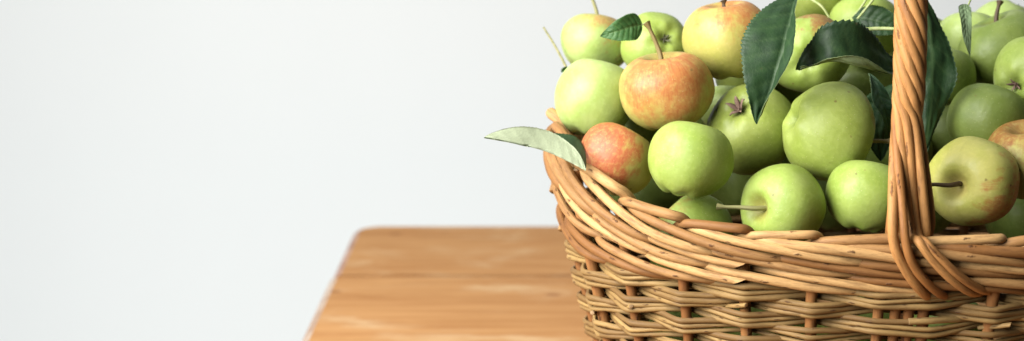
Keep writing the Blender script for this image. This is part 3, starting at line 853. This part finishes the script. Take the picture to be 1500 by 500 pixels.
# leaf growing on the stem of the leafy apple (a part of that apple)
ap = APP['leafy']
bpy.context.view_layer.update()
mw = ap.matrix_world
dly = [d for d in APPLES if d['k'] == 'leafy'][0]
tipw = np.array(mw @ Vector(dly['stem_path'][-1]))
Yl = tipw[1]
px_of = lambda p: (750 + F * ((p - EYE) @ _rt) / ((p - EYE) @ _fw), 250 - F * ((p - EYE) @ _up) / ((p - EYE) @ _fw))
tx_, ty_ = px_of(tipw); print('stem tip px', tx_, ty_)
base_px = (tx_ - 7, ty_ + 3)
lw, _ = leaf([at(base_px[0], base_px[1], Yl), at(tx_ - 24, ty_ + 6, Yl - .004), at(tx_ - 46, ty_ + 13, Yl - .006), at(tx_ - 68, ty_ + 20, Yl - .003)],
           .0118, .0122, sdir(.1, 1, .25), sdir(-.1, -1, .15), L_GREEN, seed=3, peak=.36, name='leaf', teeth=24, wave=.0008)
stk = stalk([tipw, at(tx_ - 3, ty_ + 1, Yl), at(base_px[0] - 2, base_px[1] + .5, Yl)], .0009, .0006, M_PETIOLE, 'petiole')
for ch in (lw, stk):
    ch.parent = ap; ch.matrix_parent_inverse = mw.inverted()

LG = 'loose apple leaves among the fruit'
# big leaf hanging at the top, its right margin rolled over
Y = 1.185
o, _ = leaf(lf([(1168, -14, 1.225), (1160, 28, 1.205), (1148, 75, 1.19), (1130, 130, 1.185), (1108, 182, 1.185)]), .0365, .020, sdir(-1, -.05, .12), sdir(-.12, -.05, 1),
            L_DARK, seed=5, peak=.50, curl=(-.35, -.4), teeth=34, wave=.0022, name='apple_leaf', veins=10)
tag(o, 'large dark green leaf with serrated edge hanging down in the middle of the heap', 'leaf', LG)
# folded dark leaf lying to the left of the handle
o, _ = leaf(lf([(1325, 104, 1.235), (1300, 108, 1.215), (1262, 98, 1.195), (1222, 90, 1.19), (1192, 96, 1.20), (1170, 103, 1.215)]), .0085, .0365, sdir(.05, .25, 1), sdir(-.12, 1, -.25),
            L_DARK, seed=9, peak=.52, curl=(.3, .35), teeth=30, wave=.0028, name='apple_leaf', flip=True)
tag(o, 'dark leaf folded along its pale lower edge, pointing left from the handle', 'leaf', LG)
stalk(lf([(1256, 47, 1.262), (1272, 43, 1.262), (1295, 42, 1.258), (1318, 43, 1.25)]), .0016, .0013, M_PETIOLE, 'petiole', o, org=np.array(o.location))
o, _ = leaf(lf([(1318, 120, 1.285), (1300, 150, 1.275), (1288, 185, 1.27), (1290, 235, 1.275)]), .020, .020, sdir(-1, -.1, -.2), sdir(1, .1, .2), L_DARK, seed=41, peak=.5, wave=.0025, name='apple_leaf', flip=False)
tag(o, 'dark leaf deep in shadow behind the dull hanging leaf left of the handle', 'leaf', LG)
# hanging dull leaf under it
o, _ = leaf(lf([(1272, 108, 1.262), (1287, 140, 1.25), (1299, 172, 1.245), (1302, 210, 1.25)]), .013, .011, sdir(1, .2, -.4), sdir(-.7, -.2, .75), L_SAGE, seed=13, peak=.55, wave=.0015, name='apple_leaf', flip=True)
tag(o, 'dull green leaf hanging in shadow beside the left edge of the handle', 'leaf', LG)
# leaf behind crossing stalks
o, _ = leaf(lf([(1248, 26, 1.315), (1272, 28, 1.305), (1300, 36, 1.30), (1325, 50, 1.30)]), .014, .014, sdir(.1, 1, .1), sdir(0, -1, .3), L_DARK, seed=17, name='apple_leaf', peak=.5, flip=True)
tag(o, 'small dark leaf crossed by pale stalks, in front of the green apple at the back', 'leaf', LG)
stalk(lf([(1249, 27, 1.315), (1262, 10, 1.315), (1276, -12, 1.312)]), .0008, .0010, M_PETIOLE, 'petiole', o, org=np.array(o.location))
stalk(lf([(1256, 28, 1.30), (1266, 16, 1.30), (1285, -8, 1.30)]), .0009, .0011, M_PETIOLE, 'petiole', o, org=np.array(o.location))
# big leaf right of the handle
o, _ = leaf(lf([(1352, -2, 1.24), (1362, 45, 1.235), (1366, 100, 1.23), (1364, 160, 1.225), (1352, 228, 1.22)]), .024, .0215, sdir(-1, 0, -.2), sdir(1, .25, -.55), L_DARK, seed=21, peak=.52, curl=(.3, .3), wave=.0034, name='apple_leaf', teeth=30,
            flip=False)
tag(o, 'large dark wrinkled leaf hanging directly behind the right side of the handle', 'leaf', LG)
# narrow grey leaf near the upper right
o, _ = leaf(lf([(1413, 6, 1.255), (1415, 25, 1.25), (1417, 50, 1.25), (1421, 84, 1.255)]), .0052, .0045, sdir(-1, 0, .2), sdir(1, 0, .3), L_SAGE, seed=25, peak=.45, wave=.0006, name='apple_leaf', flip=True,
            pl=lambda u: min(1, u * 14) ** .5 * (1 - u ** 3), pr=lambda u: min(1, u * 9) ** .5 * (1 - u ** 3))
tag(o, 'narrow grey green leaf hanging in front of the big apple at the upper right', 'leaf', LG)
stalk(lf([(1417, 14, 1.255), (1420, 4, 1.257), (1426, -8, 1.262)]), .0007, .0007, M_PETIOLE, 'petiole', o, org=np.array(o.location))
# pale leaf sticking out over the left end of the rim
wa = lambda u: prof(1 - u, .42) if 0 < u < 1 else 0
o, _ = leaf(lf([(858, 250, 1.205), (834, 237, 1.205), (798, 221, 1.205), (753, 210, 1.20), (709, 202, 1.195)]), .0180, .0330, sdir(.10, .90, -.35), sdir(.30, .50, -.90), L_GREY, seed=29, peak=.55, curl=(.12, .1), wave=.0006, name='apple_leaf', teeth=44, tooth=.035, ridge=.00022,
            flip=True, pl=lambda u: prof(u, .56, .9) * 1.1, pr=lambda u: prof(min(1, u / .62), .5, .8) * 1.15 if u < .62 else 0)
tag(o, 'pale grey green leaf showing its underside, sticking out over the left rim', 'leaf', LG)
# thin blurred twig at the far left with a scrap of leaf
tw = stalk(lf([(836, 116, 1.345), (826, 92, 1.35), (812, 66, 1.355), (796, 40, 1.36)]), .0012, .0008, M_STEM_GREEN, 'twig')
tag(tw, 'thin bare twig rising at the far left of the apple heap', 'twig')
o2, _ = leaf(lf([(836, 108, 1.34), (831, 105, 1.335), (826, 103, 1.333), (822, 106, 1.333)]), .004, .004, sdir(0, 1, .2), sdir(0, -1, .2), L_GREEN, seed=31, name='leaf')
o2.parent = tw; o2.location = o2.location - tw.location
# bent pale stalk over the top left apple
sk = stalk(lf([(1178, -8, 1.31), (1190, 0, 1.305), (1204, 10, 1.30), (1215, 26, 1.298)]), .0011, .0009, M_PETIOLE, 'leaf_stalk')
tag(sk, 'bent pale green leaf stalk above the pink shouldered apple', 'leaf stalk')
